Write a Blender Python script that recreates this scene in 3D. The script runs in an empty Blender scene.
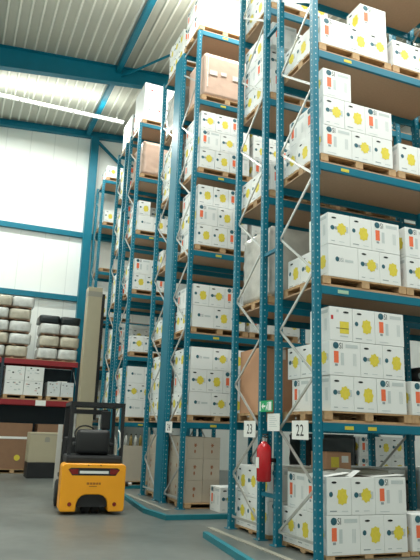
import bpy, math, random
from mathutils import Matrix, Vector
random.seed(7)
C = bpy.context.scene.collection
FZ = -0.05                       # hall floor
PI = math.pi

# ------------------------------------------------------------------ materials
def mat(name, col, rough=.6, metal=0., var=.0, scale=6., bump=0., emit=None, estr=0., spec=.5, detail=3.):
    m = bpy.data.materials.new(name); m.use_nodes = True
    nt = m.node_tree; b = nt.nodes['Principled BSDF']
    b.inputs['Base Color'].default_value = (*col, 1)
    b.inputs['Roughness'].default_value = rough
    b.inputs['Metallic'].default_value = metal
    b.inputs['Specular IOR Level'].default_value = spec
    if var > 0 or bump > 0:
        tc = nt.nodes.new('ShaderNodeTexCoord'); n = nt.nodes.new('ShaderNodeTexNoise')
        n.inputs['Scale'].default_value = scale; n.inputs['Detail'].default_value = detail
        nt.links.new(tc.outputs['Object'], n.inputs['Vector'])
        if var > 0:
            r = nt.nodes.new('ShaderNodeMix'); r.data_type = 'RGBA'
            r.inputs[6].default_value = (*[max(0, c*(1-var)) for c in col], 1)
            r.inputs[7].default_value = (*[min(1, c*(1+var)) for c in col], 1)
            nt.links.new(n.outputs['Fac'], r.inputs[0]); nt.links.new(r.outputs[2], b.inputs['Base Color'])
        if bump > 0:
            bp = nt.nodes.new('ShaderNodeBump'); bp.inputs['Strength'].default_value = bump
            bp.inputs['Distance'].default_value = .02
            nt.links.new(n.outputs['Fac'], bp.inputs['Height']); nt.links.new(bp.outputs['Normal'], b.inputs['Normal'])
    if emit:
        b.inputs['Emission Color'].default_value = (*emit, 1); b.inputs['Emission Strength'].default_value = estr
    return m

M = {}
M['teal']    = mat('teal_paint', (.0, .150, .228), .42, 0, .12, 3, spec=.35)
M['galv']    = mat('galvanised_steel', (.52, .53, .51), .38, .55, .15, 8)
M['hole']    = mat('punched_slot_edge', (.34, .45, .47), .4, .1)
M['white']   = mat('white_carton', (.80, .815, .80), .62, 0, .03, 3)
M['blot']    = mat('yellow_print', (.74, .61, .06), .6, 0, .12, 30)
M['orange']  = mat('orange_print', (.86, .16, .06), .6, 0, .12, 40)
M['ink']     = mat('black_ink', (.010, .012, .013), .7)
M['globe']   = mat('globe_print', (.02, .11, .15), .6, 0, .5, 30)
M['grey']    = mat('pale_grey_print', (.55, .60, .60), .6, 0, .1, 60)
M['midgrey'] = mat('grey_print', (.30, .34, .35), .6, 0, .3, 60)
M['red']     = mat('red_print', (.55, .03, .03), .6)
M['wood']    = mat('pallet_wood', (.44, .28, .14), .75, 0, .35, 9, .2)
M['woodend'] = mat('pallet_block_wood', (.48, .31, .165), .8, 0, .35, 14, .2)
M['chip']    = mat('chipboard', (.44, .29, .185), .8, 0, .10, 22)
M['brown']   = mat('brown_cardboard', (.52, .28, .16), .7, 0, .08, 5)
M['darkbrown']= mat('shaded_brown_cardboard', (.27, .15, .085), .75, 0, .12, 5)  # brown cardboard with under-shelf shade put into its colour; spacer wood shares it
M['beigebox']= mat('beige_cardboard', (.47, .41, .33), .72, 0, .06, 5)
M['rust']    = mat('brown_print', (.30, .11, .05), .7)
M['film']    = mat('cloudy_film_over_white_load', (.58, .55, .50), .22, 0, .3, 4, .8)
M['filmbrown']= mat('cloudy_film_over_brown_carton', (.62, .43, .34), .3, 0, .12, 4, .4)
M['midbrown']= mat('carton_inside_shade', (.06, .045, .035), .8)
M['tape']    = mat('clear_tape_shine', (.72, .66, .60), .15)
M['yellowlab']= mat('yellow_load_label', (.62, .52, .05), .6, 0, .2, 60)
M['greenlab']= mat('pale_green_label', (.40, .58, .42), .6)
M['paper']   = mat('white_plate', (.84, .85, .82), .5)
M['exitgreen']= mat('exit_green', (.0, .36, .13), .5)
M['extred']  = mat('extinguisher_red', (.55, .012, .018), .22, 0, .05, 3)
M['black']   = mat('black_plastic', (.012, .013, .015), .45)
M['rubber']  = mat('black_rubber', (.016, .016, .016), .8)
M['yellowpaint']= mat('forklift_orange', (.95, .39, .012), .33, 0, .05, 3)
M['darkorange']= mat('forklift_lettering', (.40, .14, .01), .5)
M['lamp']    = mat('red_lens', (.22, .012, .010), .25)
M['silver']  = mat('light_steel', (.72, .72, .68), .4, .2)
M['redbeam'] = mat('red_paint', (.27, .011, .018), .5, 0, .12, 4)
M['darkpost']= mat('dark_blue_paint', (.012, .03, .045), .5)
M['beige']   = mat('beige_enamel', (.43, .38, .265), .5, 0, .06, 3)
M['beigegrey']= mat('grey_band', (.30, .29, .24), .5)
M['bale']    = mat('pale_film_bale', (.60, .61, .59), .25, 0, .38, 5, .8)
M['bale2']   = mat('cream_film_bale', (.50, .46, .37), .25, 0, .38, 5, .8)
M['baledark']= mat('black_film_bale', (.010, .016, .018), .35, 0, .2, 4, .5)
M['pink']    = mat('pink_print', (.66, .42, .38), .6, 0, .2, 30)
M['bluegrey']= mat('bluish_white_carton', (.66, .70, .72), .6, 0, .04, 4)
M['kerb']    = mat('kerb_blue', (.004, .165, .21), .5, 0, .2, 3)
M['tube']    = mat('fluorescent_tube', (1, 1, 1), .5, 0, emit=(1., .985, .93), estr=14)
M['housing'] = mat('white_reflector', (.86, .86, .84), .4)
M['deck']    = mat('zinc_roof_sheet', (.45, .45, .385), .55, .0, .07, 2)
M['rib']     = mat('zinc_roof_rib_lit', (.70, .70, .62), .5, .0, .05, 2)  # same zinc sheet, colour lightened where rib undersides catch the light
M['panel']   = mat('white_wall_panel', (.84, .87, .84), .55, 0, .02, .6)
M['seam']    = mat('panel_joint', (.70, .73, .71), .6)
M['glass']   = mat('amber_bottle', (.30, .21, .06), .2)

def floor_mat():
    m = bpy.data.materials.new('sealed_concrete'); m.use_nodes = True
    nt = m.node_tree; b = nt.nodes['Principled BSDF']; L = nt.links.new
    tc = nt.nodes.new('ShaderNodeTexCoord')
    n1 = nt.nodes.new('ShaderNodeTexNoise'); n1.inputs['Scale'].default_value = .55; n1.inputs['Detail'].default_value = 5
    n2 = nt.nodes.new('ShaderNodeTexNoise'); n2.inputs['Scale'].default_value = 5; n2.inputs['Detail'].default_value = 6
    L(tc.outputs['Object'], n1.inputs['Vector']); L(tc.outputs['Object'], n2.inputs['Vector'])
    mx = nt.nodes.new('ShaderNodeMath'); mx.operation = 'MULTIPLY_ADD'; mx.inputs[1].default_value = .35
    L(n2.outputs['Fac'], mx.inputs[0]); L(n1.outputs['Fac'], mx.inputs[2])
    cr = nt.nodes.new('ShaderNodeValToRGB')
    cr.color_ramp.elements[0].position = .42; cr.color_ramp.elements[0].color = (.072, .083, .078, 1)
    cr.color_ramp.elements[1].position = .95; cr.color_ramp.elements[1].color = (.165, .178, .168, 1)
    L(mx.outputs[0], cr.inputs[0]); L(cr.outputs[0], b.inputs['Base Color'])
    rr = nt.nodes.new('ShaderNodeMapRange'); rr.inputs[3].default_value = .28; rr.inputs[4].default_value = .46
    L(n1.outputs['Fac'], rr.inputs[0]); L(rr.outputs[0], b.inputs['Roughness'])
    return m
M['floor'] = floor_mat()

# ------------------------------------------------------------------ mesh builder
class MB:
    def __init__(s): s.v = []; s.f = []; s.m = []; s.mats = []
    def mi(s, m):
        if m not in s.mats: s.mats.append(m)
        return s.mats.index(m)
    def poly(s, pts, m):
        k = len(s.v); s.v += [tuple(p) for p in pts]; s.f.append(list(range(k, k+len(pts)))); s.m.append(s.mi(m)); return s
    def box(s, x0, x1, y0, y1, z0, z1, m, T=None):
        P = [(x0,y0,z0),(x1,y0,z0),(x1,y1,z0),(x0,y1,z0),(x0,y0,z1),(x1,y0,z1),(x1,y1,z1),(x0,y1,z1)]
        if T is not None: P = [tuple(T @ Vector(p)) for p in P]
        k = len(s.v); s.v += P; i = s.mi(m)
        for f in ((3,2,1,0),(4,5,6,7),(0,1,5,4),(1,2,6,5),(2,3,7,6),(3,0,4,7)):
            s.f.append([k+a for a in f]); s.m.append(i)
        return s
    def cbox(s, x0, x1, y0, y1, z0, z1, c, m):
        """box with its edges chamfered by c"""
        import bmesh
        b = bmesh.new(); bmesh.ops.create_cube(b, size=1)
        for v in b.verts: v.co = ((x0+x1)/2+v.co.x*(x1-x0), (y0+y1)/2+v.co.y*(y1-y0), (z0+z1)/2+v.co.z*(z1-z0))
        bmesh.ops.bevel(b, geom=b.edges[:], offset=c, segments=2, profile=.6, affect='EDGES')
        return s.addbm(b, m)
    def addbm(s, b, m, T=None):
        b.verts.index_update(); k = len(s.v); i = s.mi(m)
        s.v += [tuple(T @ v.co) if T is not None else tuple(v.co) for v in b.verts]
        for f in b.faces: s.f.append([k+v.index for v in f.verts]); s.m.append(i)
        b.free(); return s
    def tube(s, pts, r, m, n=8, cap=True):
        pts = [Vector(p) for p in pts]; k0 = len(s.v); i = s.mi(m)
        rs = r if isinstance(r, (list, tuple)) else [r]*len(pts)
        up = None
        for a, p in enumerate(pts):
            d = (pts[min(a+1, len(pts)-1)]-pts[max(a-1, 0)]).normalized()
            if up is None:
                up = Vector((0,0,1)) if abs(d.z) < .9 else Vector((1,0,0))
            e = d.cross(up).normalized(); g = e.cross(d).normalized(); up = g
            for q in range(n):
                t = 2*PI*q/n; s.v.append(tuple(p+rs[a]*(math.cos(t)*e+math.sin(t)*g)))
        for a in range(len(pts)-1):
            for q in range(n):
                s.f.append([k0+a*n+q, k0+a*n+(q+1)%n, k0+(a+1)*n+(q+1)%n, k0+(a+1)*n+q]); s.m.append(i)
        if cap:
            s.f.append([k0+q for q in range(n)][::-1]); s.m.append(i)
            s.f.append([k0+(len(pts)-1)*n+q for q in range(n)]); s.m.append(i)
        return s
    def prism(s, outline, axis, a0, a1, m):
        """outline = list of 2D points; axis 'y': (x,z) extruded in y; axis 'x': (y,z) extruded in x; 'z': (x,y)"""
        def P(u, w, t): return {'y': (u, t, w), 'x': (t, u, w), 'z': (u, w, t)}[axis]
        n = len(outline); k = len(s.v); i = s.mi(m)
        s.v += [P(u, w, a0) for u, w in outline] + [P(u, w, a1) for u, w in outline]
        s.f.append(list(range(k, k+n))); s.m.append(i)
        s.f.append(list(range(k+2*n-1, k+n-1, -1))); s.m.append(i)
        for a in range(n):
            b = (a+1) % n; s.f.append([k+b, k+a, k+n+a, k+n+b]); s.m.append(i)
        return s
    def mesh(s, name):
        me = bpy.data.meshes.new(name); me.from_pydata(s.v, [], s.f)
        for m in s.mats: me.materials.append(M[m])
        me.polygons.foreach_set('material_index', s.m); me.update()
        import bmesh
        b = bmesh.new(); b.from_mesh(me); 
        b.to_mesh(me); b.free()
        return me

def link(name, me, parent=None, loc=(0,0,0), rz=0):
    o = bpy.data.objects.new(name, me); C.objects.link(o); o.location = loc; o.rotation_euler = (0,0,rz)
    if parent is not None: o.parent = parent
    return o
LABELS = {}
def tag(o, label, cat, group=None):
    w = len(label.split()); assert 4 <= w <= 16, (w, label)
    assert label not in LABELS, label
    LABELS[label] = o; o['label'] = label; o['category'] = cat
    if group: o['group'] = group
    return o
def thing(name, label, cat, loc=(0,0,0), rz=0, group=None):
    return tag(link(name, None, None, loc, rz), label, cat, group)
def part(name, mb, parent, smooth=False, bevel=0):
    o = link(name, mb.mesh(name), parent)
    if bevel:
        d = o.modifiers.new('bevel', 'BEVEL'); d.width = bevel; d.segments = 3; d.limit_method = 'ANGLE'; d.angle_limit = .6
    if smooth:
        for p in o.data.polygons: p.use_smooth = True
    return o
def struct(name, mb):
    o = link(name, mb.mesh(name)); o['kind'] = 'structure'; return o

def text_geo(txt):
    cu = bpy.data.curves.new('t', 'FONT'); cu.body = txt; cu.size = 1; cu.resolution_u = 2
    o = bpy.data.objects.new('t', cu); C.objects.link(o)
    me = bpy.data.meshes.new_from_object(o.evaluated_get(bpy.context.evaluated_depsgraph_get()))
    vs = [tuple(v.co) for v in me.vertices]; fs = [list(p.vertices) for p in me.polygons]
    bpy.data.objects.remove(o); bpy.data.curves.remove(cu); bpy.data.meshes.remove(me)
    x0 = min(v[0] for v in vs); x1 = max(v[0] for v in vs); y0 = min(v[1] for v in vs); y1 = max(v[1] for v in vs)
    return [((v[0]-x0)/(x1-x0), (v[1]-y0)/(y1-y0)) for v in vs], fs
TG = {}
def put_text(mb, txt, F, u0, u1, w0, w1, m, off=.002):
    """F(u, w, off) -> point on the face the text sits on"""
    if txt not in TG: TG[txt] = text_geo(txt)
    vs, fs = TG[txt]; k = len(mb.v); i = mb.mi(m)
    mb.v += [F(u0+(u1-u0)*x, w0+(w1-w0)*y, off) for x, y in vs]
    for f in fs: mb.f.append([k+a for a in f]); mb.m.append(i)

# ------------------------------------------------------------------ cartons
CL, CS, CH = .54, .40, .505
def disc(F, u, w, ru, rw, off, n=12, wob=None):
    return [F(u+ru*(wob[i % len(wob)] if wob else 1)*math.cos(2*PI*i/n), w+rw*(wob[i % len(wob)] if wob else 1)*math.sin(2*PI*i/n), off) for i in range(n)]
def faces_of(lx, ly, h):
    """four side faces as functions (u from the face's left, w from bottom, off outwards) and widths"""
    return [(lambda u, w, o: (-lx/2+u, -ly/2-o, w), lx), (lambda u, w, o: (lx/2+o, -ly/2+u, w), ly),
            (lambda u, w, o: (lx/2-u, ly/2+o, w), lx), (lambda u, w, o: (-lx/2-o, ly/2-u, w), ly)]
def short_print(mb, F, W, H, var):
    R = lambda u0, u1, w0, w1, m, o=.0015: mb.poly([F(u0*W, w0*H, o), F(u1*W, w0*H, o), F(u1*W, w1*H, o), F(u0*W, w1*H, o)], m)
    if var == 0:
        mb.poly(disc(F, .27*W, .85*H, .115*W, .030*H, .002), 'ink')
        mb.poly(disc(F, .20*W, .53*H, .095*W, .075*H, .0018), 'globe')
        mb.poly(disc(F, .62*W, .52*H, .225*W, .20*H, .002, 20, [1.0, .84, 1.06, .80, .98]), 'blot')
        R(.80, .92, .42, .62, 'grey'); R(.14, .30, .10, .12, 'midgrey'); R(.50, .74, .10, .12, 'grey')
        R(.30, .42, .48, .58, 'midgrey', .001)
    elif var == 1:
        mb.poly(disc(F, .30*W, .86*H, .11*W, .030*H, .002), 'ink')
        mb.poly(disc(F, .17*W, .55*H, .08*W, .07*H, .0018), 'globe')
        mb.poly(disc(F, .63*W, .49*H, .22*W, .23*H, .002, 16, [1.05, .82, 1.12, .9, .98, .85, 1.1, .92]), 'blot')
        R(.12, .40, .10, .13, 'midgrey'); R(.60, .86, .10, .12, 'grey')
    elif var == 3:
        mb.poly(disc(F, .5*W, .86*H, .12*W, .03*H, .002), 'midgrey'); R(.30, .42, .30, .36, 'grey'); R(.62, .70, .30, .36, 'midgrey')
    else:
        mb.poly(disc(F, .72*W, .86*H, .13*W, .032*H, .002), 'ink')
        R(.44, .84, .22, .58, 'blot', .0018); R(.28, .84, .36, .38, 'ink', .0022)
        R(.06, .16, .62, .74, 'red'); R(.45, .80, .12, .16, 'grey'); R(.30, .40, .84, .92, 'grey')
def long_print(mb, F, W, H, var):
    R = lambda u0, u1, w0, w1, m, o=.0015: mb.poly([F(u0*W, w0*H, o), F(u1*W, w0*H, o), F(u1*W, w1*H, o), F(u0*W, w1*H, o)], m)
    if var == 1:      # globe at middle height and a grey wordmark strip, no orange panel
        mb.poly(disc(F, .30*W, .56*H, .065*W, .08*H, .002), 'globe')
        put_text(mb, 'OSI', F, .33*W, .50*W, .49*H, .61*H, 'midgrey', .0016)
        R(.56, .84, .50, .58, 'grey')
        return
    put_text(mb, 'OSI', F, .17*W, .42*W, .78*H, .95*H, 'ink', .0016)
    mb.poly(disc(F, .205*W, .865*H, .095*W, .10*H, .0022), 'globe')
    R(.52, .92, .82, .92, 'grey')
    R(.14, .29, .36, .70, 'orange'); R(.17, .26, .27, .335, 'midgrey')
    for k in range(3): R(.76+.04*k, .78+.04*k, .30, .66, 'grey')
    R(.36, .46, .30, .66, 'grey', .001)
    R(.14, .44, .07, .09, 'grey')
def carton_mesh(name, lx, ly, h, sv, lv, body='white'):
    mb = MB(); mb.cbox(-lx/2, lx/2, -ly/2, ly/2, 0, h, .007, body)
    for F, W in faces_of(lx, ly, h):
        if abs(W-lx) < 1e-6: long_print(mb, F, W, h, lv)
        else: short_print(mb, F, W, h, sv)
    # tape seam and the lid gap on top
    mb.poly([(-lx/2+.01, -.03, h+.001), (lx/2-.01, -.03, h+.001), (lx/2-.01, .03, h+.001), (-lx/2+.01, .03, h+.001)], 'grey')
    return mb.mesh(name)
CART = {(s, l): carton_mesh('carton', CL, CS, CH, s, l) for s in (0, 1, 2, 3) for l in (0, 1)}
def open_carton_mesh(): 
    mb = MB(); t = .012; h = CH-.04
    mb.box(-CL/2, CL/2, -CS/2, -CS/2+t, 0, h, 'white'); mb.box(-CL/2, CL/2, CS/2-t, CS/2, 0, h, 'white')
    mb.box(-CL/2, -CL/2+t, -CS/2+t, CS/2-t, 0, h, 'white'); mb.box(CL/2-t, CL/2, -CS/2+t, CS/2-t, 0, h, 'white')
    mb.box(-CL/2+t, CL/2-t, -CS/2+t, CS/2-t, 0, .02, 'white')
    for F, W in faces_of(CL, CS, h):
        if abs(W-CL) < 1e-6: long_print(mb, F, W, h, 0)
        else: short_print(mb, F, W, h, 0)
    return mb
def beige_mesh():
    mb = MB(); lx, ly, h = .40, .40, .46; mb.cbox(-lx/2, lx/2, -ly/2, ly/2, 0, h, .006, 'beigebox')
    for F, W in faces_of(lx, ly, h):
        mb.poly(disc(F, .52*W, .62*h, .12*W, .13*h, .0015, 12, [1, .5, .9, .4]), 'rust')
        mb.poly(disc(F, .50*W, .33*h, .05*W, .09*h, .0015, 8), 'rust')
    return mb.mesh('carton')
BEIGE = beige_mesh()

DROP = set("""22.1.0.0.3.2 22.1.0.1.2.1 22.1.0.1.3.1 22.2.0.0.2.1 22.2.0.0.3.1 22.3.0.0.1.1 22.3.0.0.2.1 22.3.0.1.1.1 22.3.0.1.2.1 22.3.0.1.2.2 22.4.0.0.1.1 22.4.0.0.2.1 22.5.0.0.0.0 22.5.0.0.1.0 22.5.0.0.2.0 22.5.1.0.0.0 22.5.1.0.1.0 23.0.1.0.0.2 23.0.1.1.0.2 23.2.1.0.0.0 23.2.1.0.0.1 23.2.1.0.0.2 23.2.1.0.1.0 23.2.1.0.1.1 23.2.1.0.1.2 23.2.1.1.0.0 23.2.1.1.0.1 23.2.1.1.0.2 23.2.1.1.1.0 23.2.1.1.1.1 23.2.1.1.1.2 23.3.0.0.1.0 23.3.0.0.1.1 23.3.0.0.2.0 23.3.0.0.2.1 23.3.1.0.0.0 23.3.1.0.0.1 23.3.1.0.1.0 23.3.1.0.1.1 23.3.1.0.1.2 23.3.1.1.0.0 23.3.1.1.0.1 23.3.1.1.0.2 23.3.1.1.1.0 23.3.1.1.1.1 23.3.1.1.1.2 23.4.0.1.2.0 23.4.0.2.1.0 23.4.0.2.2.0 23.4.0.2.2.1 23.4.1.0.0.0 23.4.1.0.0.1 23.4.1.0.0.2 23.4.1.0.1.0 23.4.1.0.1.1 23.4.1.0.1.2 23.4.1.1.0.0 23.4.1.1.0.1 23.4.1.1.0.2 23.4.1.1.1.0 23.4.1.1.1.1 23.4.1.1.1.2 23.5.0.0.1.0 23.5.0.0.2.0 23.5.0.1.0.2 23.5.0.1.1.0 23.5.0.1.1.1 23.5.0.1.2.0 23.5.0.1.2.1 23.5.0.2.0.0 23.5.0.2.0.1 23.5.0.2.0.2 23.5.0.2.1.0 23.5.0.2.1.1 23.5.0.2.2.0 23.5.0.2.2.1 24.0.3.0.0.1 24.0.3.0.0.2 24.0.3.0.2.1 24.0.3.1.0.1 24.0.3.1.0.2 24.0.3.1.2.1 24.0.3.2.0.1 24.0.3.2.0.2 24.0.3.2.2.1 24.1.0.1.2.2 24.1.0.2.1.1 24.1.0.2.2.1 24.1.1.0.0.1 24.1.1.0.0.2 24.1.1.0.1.1 24.1.1.0.2.1 24.1.1.1.0.1 24.1.1.1.0.2 24.1.1.1.1.0 24.1.1.1.1.1 24.1.1.1.2.0 24.1.1.1.2.1 24.2.0.0.1.1 24.2.0.0.2.1 24.2.0.1.1.1 24.2.0.1.2.1 24.2.0.1.2.2 24.2.1.0.0.1 24.2.1.0.0.2 24.2.1.0.1.1 24.2.1.0.2.1 24.2.1.1.0.1 24.2.1.1.0.2 24.2.1.1.1.0 24.2.1.1.1.1 24.2.1.1.2.0 24.2.1.1.2.1 24.3.0.0.2.2 24.3.0.1.1.1 24.3.0.1.2.1 24.3.0.2.1.1 24.3.0.2.2.1 24.3.0.2.2.2 24.3.1.0.0.2 24.3.1.0.1.1 24.3.1.0.2.0 24.3.1.0.2.1 24.3.1.1.0.1 24.3.1.1.1.1 24.3.1.1.2.0 24.3.1.1.2.1 24.3.1.1.2.2 24.4.0.0.2.2 24.4.0.1.1.1 24.4.0.1.2.1 24.4.0.2.1.1 24.4.0.2.2.1 24.4.0.2.2.2 24.4.1.0.0.2 24.4.1.1.0.1 24.4.1.1.1.1 24.4.1.1.2.2 24.4.1.2.0.1 24.4.1.2.0.2 24.4.1.2.1.1 24.4.1.2.2.1 24.5.1.0.0.2 24.5.1.0.1.0 24.5.1.0.1.1 24.5.1.0.2.0 24.5.1.0.2.1 24.5.1.1.0.1 24.5.1.1.1.0 24.5.1.1.1.1 24.5.1.1.2.0 24.5.1.1.2.1 24.5.1.1.2.2 24.6.0.0.1.1 24.6.0.0.2.1 24.6.0.1.1.1 24.6.0.1.2.1 25.1.0.0.1.0 25.1.0.0.1.1 25.1.0.0.2.0 25.1.0.0.2.1 25.1.0.1.1.0 25.1.0.1.1.1 25.1.0.1.2.0 25.1.0.1.2.1 25.1.0.2.1.0 25.1.0.2.1.1 25.1.0.2.2.0 25.1.0.2.2.1 25.2.0.0.1.0 25.2.0.0.1.1 25.2.0.0.2.0 25.2.0.0.2.1 25.3.0.0.2.0 25.4.0.0.1.0 25.4.0.0.1.1 25.4.0.0.2.0 25.4.0.0.2.1 25.4.0.1.1.0 25.4.0.1.1.1 25.4.0.1.2.0 25.4.0.1.2.1 25.4.0.2.1.0 25.4.0.2.1.1 25.4.0.2.2.0 25.4.0.2.2.1 25.6.0.0.1.0 25.6.0.0.1.1 25.6.0.0.2.0 25.6.0.0.2.1 25.6.0.1.1.0 25.6.0.1.1.1 25.6.0.1.2.0 25.6.0.1.2.1 26.1.0.1.2.2 26.1.0.2.1.1 26.1.0.2.2.0 26.1.0.2.2.1 26.2.0.0.1.1 26.2.0.0.2.1 26.2.0.0.2.2 26.3.0.0.2.2 26.3.0.1.1.1 26.4.0.0.1.1 26.4.0.0.2.1 27.1.0.0.1.0 27.1.0.0.1.1 27.1.0.0.2.0 27.1.0.0.2.1 27.1.0.1.1.0 27.1.0.1.1.1 27.1.0.1.2.0 27.1.0.1.2.1 27.1.0.2.1.0 27.1.0.2.1.1 27.1.0.2.2.0 27.1.0.2.2.1 27.2.0.0.1.0 27.2.0.0.2.0 27.2.0.1.1.0 27.2.0.1.2.0 27.3.0.0.1.0 27.3.0.0.1.1 27.3.0.0.2.0 27.3.0.0.2.1 27.3.0.1.1.0 27.3.0.1.1.1 27.3.0.1.2.0 27.3.0.1.2.1 27.4.0.0.1.0 27.4.0.0.2.0 27.4.0.1.1.0 27.4.0.1.2.0 27.4.0.2.1.0 27.4.0.2.2.0 27.5.0.0.1.0 27.5.0.0.1.1 27.5.0.0.2.0 27.5.0.0.2.1 27.5.0.1.1.0 27.5.0.1.1.1 27.5.0.1.2.0 27.5.0.1.2.1 27.6.0.0.1.0 27.6.0.0.1.1 27.6.0.0.2.0 27.6.0.0.2.1 27.6.0.1.1.0 27.6.0.1.1.1 27.6.0.1.2.0 27.6.0.1.2.1 28.1.0.0.0.1 28.1.0.0.1.1 28.1.0.0.2.0 28.1.0.0.2.1 28.1.0.0.2.2 28.1.0.1.0.1 28.1.0.1.1.1 28.1.0.1.2.0 28.1.0.1.2.1 28.1.0.1.2.2 28.2.0.0.0.1 28.2.0.0.1.1 28.2.0.0.2.0 28.2.0.0.2.1 28.2.0.0.2.2 28.2.0.1.0.1 28.2.0.1.1.1 28.2.0.1.2.0 28.2.0.1.2.1 28.2.0.1.2.2 28.3.0.0.0.1 28.3.0.0.1.1 28.3.0.0.2.1 28.3.0.0.2.2 28.3.0.1.0.1 28.3.0.1.1.1 28.3.0.1.2.0 28.3.0.1.2.1 28.3.0.1.2.2 28.5.0.0.1.1 28.5.0.0.2.0 28.5.0.0.2.1 28.6.0.0.1.1 28.6.0.0.2.0 28.6.0.0.2.1 28.6.0.0.2.2 d22.1.1 d22.1.6 d23.1.1 d24.1.1 d24.1.3 d24.1.4 d24.1.5 d24.1.6 p22.5.0 p22.5.1""".split())
STUFF = set("""22.0.0.0.1.1 22.0.0.0.2.1 22.0.0.1.1.1 22.0.0.1.2.1 22.0.0.1.2.2 22.0.1.0.1.0 22.1.0.0.2.1 22.1.0.0.3.1 22.1.1.0.1.0 22.2.1.0.1.0 22.2.1.1.1.0 22.4.1.0.2.0 23.0.0.0.1.0 23.0.0.0.1.1 23.0.0.0.2.0 23.0.0.0.2.1 23.0.0.1.2.1 23.0.1.0.0.0 23.0.1.0.0.1 23.0.1.0.1.0 23.0.1.0.1.1 23.0.1.0.2.0 23.0.1.0.2.1 23.0.1.1.0.0 23.0.1.1.0.1 23.0.2.0.0.0 23.0.2.0.0.1 23.0.2.0.1.0 23.0.2.0.1.1 23.0.2.0.2.0 23.0.2.0.2.1 23.0.2.1.1.0 23.0.2.1.1.1 23.0.2.1.2.0 23.0.2.1.2.1 23.3.1.0.0.2 23.4.0.0.1.0 23.4.0.0.2.0 23.4.0.0.2.1 23.4.0.1.1.0 23.4.0.1.1.1 23.4.0.1.2.1 23.4.0.1.2.2 23.5.0.1.0.1 24.0.3.0.0.0 24.0.3.0.1.0 24.0.3.0.1.1 24.0.3.0.2.0 24.0.3.1.1.1 24.0.3.2.1.1 24.1.0.0.1.1 24.1.0.0.2.1 24.1.0.1.1.1 24.1.0.1.2.1 24.1.1.0.0.0 24.1.1.0.1.0 24.1.1.0.2.0 24.1.1.1.0.0 24.2.1.1.0.0 24.3.0.0.1.1 24.3.0.0.2.1 24.3.1.0.0.1 24.3.1.0.1.0 24.3.1.1.1.0 24.4.0.0.1.1 24.4.0.0.2.1 24.4.1.0.0.1 24.4.1.0.1.0 24.4.1.0.1.1 24.4.1.0.2.0 24.4.1.0.2.1 24.4.1.1.2.1 24.5.1.0.0.0 24.5.1.0.0.1 24.5.1.1.0.0 25.3.0.0.1.0 26.1.0.0.1.1 26.1.0.0.2.0 26.1.0.0.2.1 26.1.0.1.1.1 26.1.0.1.2.0 26.1.0.1.2.1 26.2.0.0.2.0 26.3.0.0.1.1 26.3.0.0.2.1 26.4.0.0.0.1 27.1.0.0.0.0 27.1.0.0.0.1 27.1.0.0.0.2 27.1.0.1.0.1 27.1.0.2.0.1 27.2.0.0.0.1 27.2.0.0.1.1 27.2.0.0.2.1 27.2.0.1.0.1 27.3.0.0.0.1 27.3.0.1.0.1 27.4.0.0.0.1 27.4.0.0.1.1 27.4.0.0.2.1 27.4.0.1.0.1 27.4.0.1.1.1 27.4.0.1.2.1 27.4.0.2.0.1 27.4.0.2.1.1 27.5.0.0.0.1 27.5.0.1.0.1 28.1.0.0.1.0 28.1.0.1.1.0 28.2.0.0.1.0 28.2.0.1.1.0 28.3.0.1.1.0 28.5.0.0.0.1 28.5.0.0.1.0 b24.0.1.1 b24.0.1.2 b24.1.1.1 b24.1.1.2 b24.2.1.1 b24.2.1.2 b25.0.0.2 b25.0.1.0 b25.0.1.1 b25.0.1.2 b25.1.1.0 b25.1.1.1 b25.1.1.2 b25.2.1.0 b25.2.1.1 b25.2.1.2""".split())
KEYED = {}                      # key -> object
stuff_mb = []                   # boxes folded into the one uncountable remainder
LEV = ['floor level', 'first shelf', 'second shelf', 'third shelf', 'fourth shelf', 'fifth shelf', 'sixth shelf']
ORD = ['first', 'second', 'third', 'fourth']
LAYN = ['bottom', 'second', 'third', 'fourth']
CG = 'printed cartons stacked in the racking'
def carton(key, me, x, y, z, rz, label, cat='carton', group=CG):
    if key in DROP: return None
    if key in STUFF: stuff_mb.append((me, x, y, z, rz)); return None
    o = link('carton', me, None, (x, y, z), rz + random.uniform(-.005, .005)); tag(o, label, cat, group)
    KEYED[key] = o; return o

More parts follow.
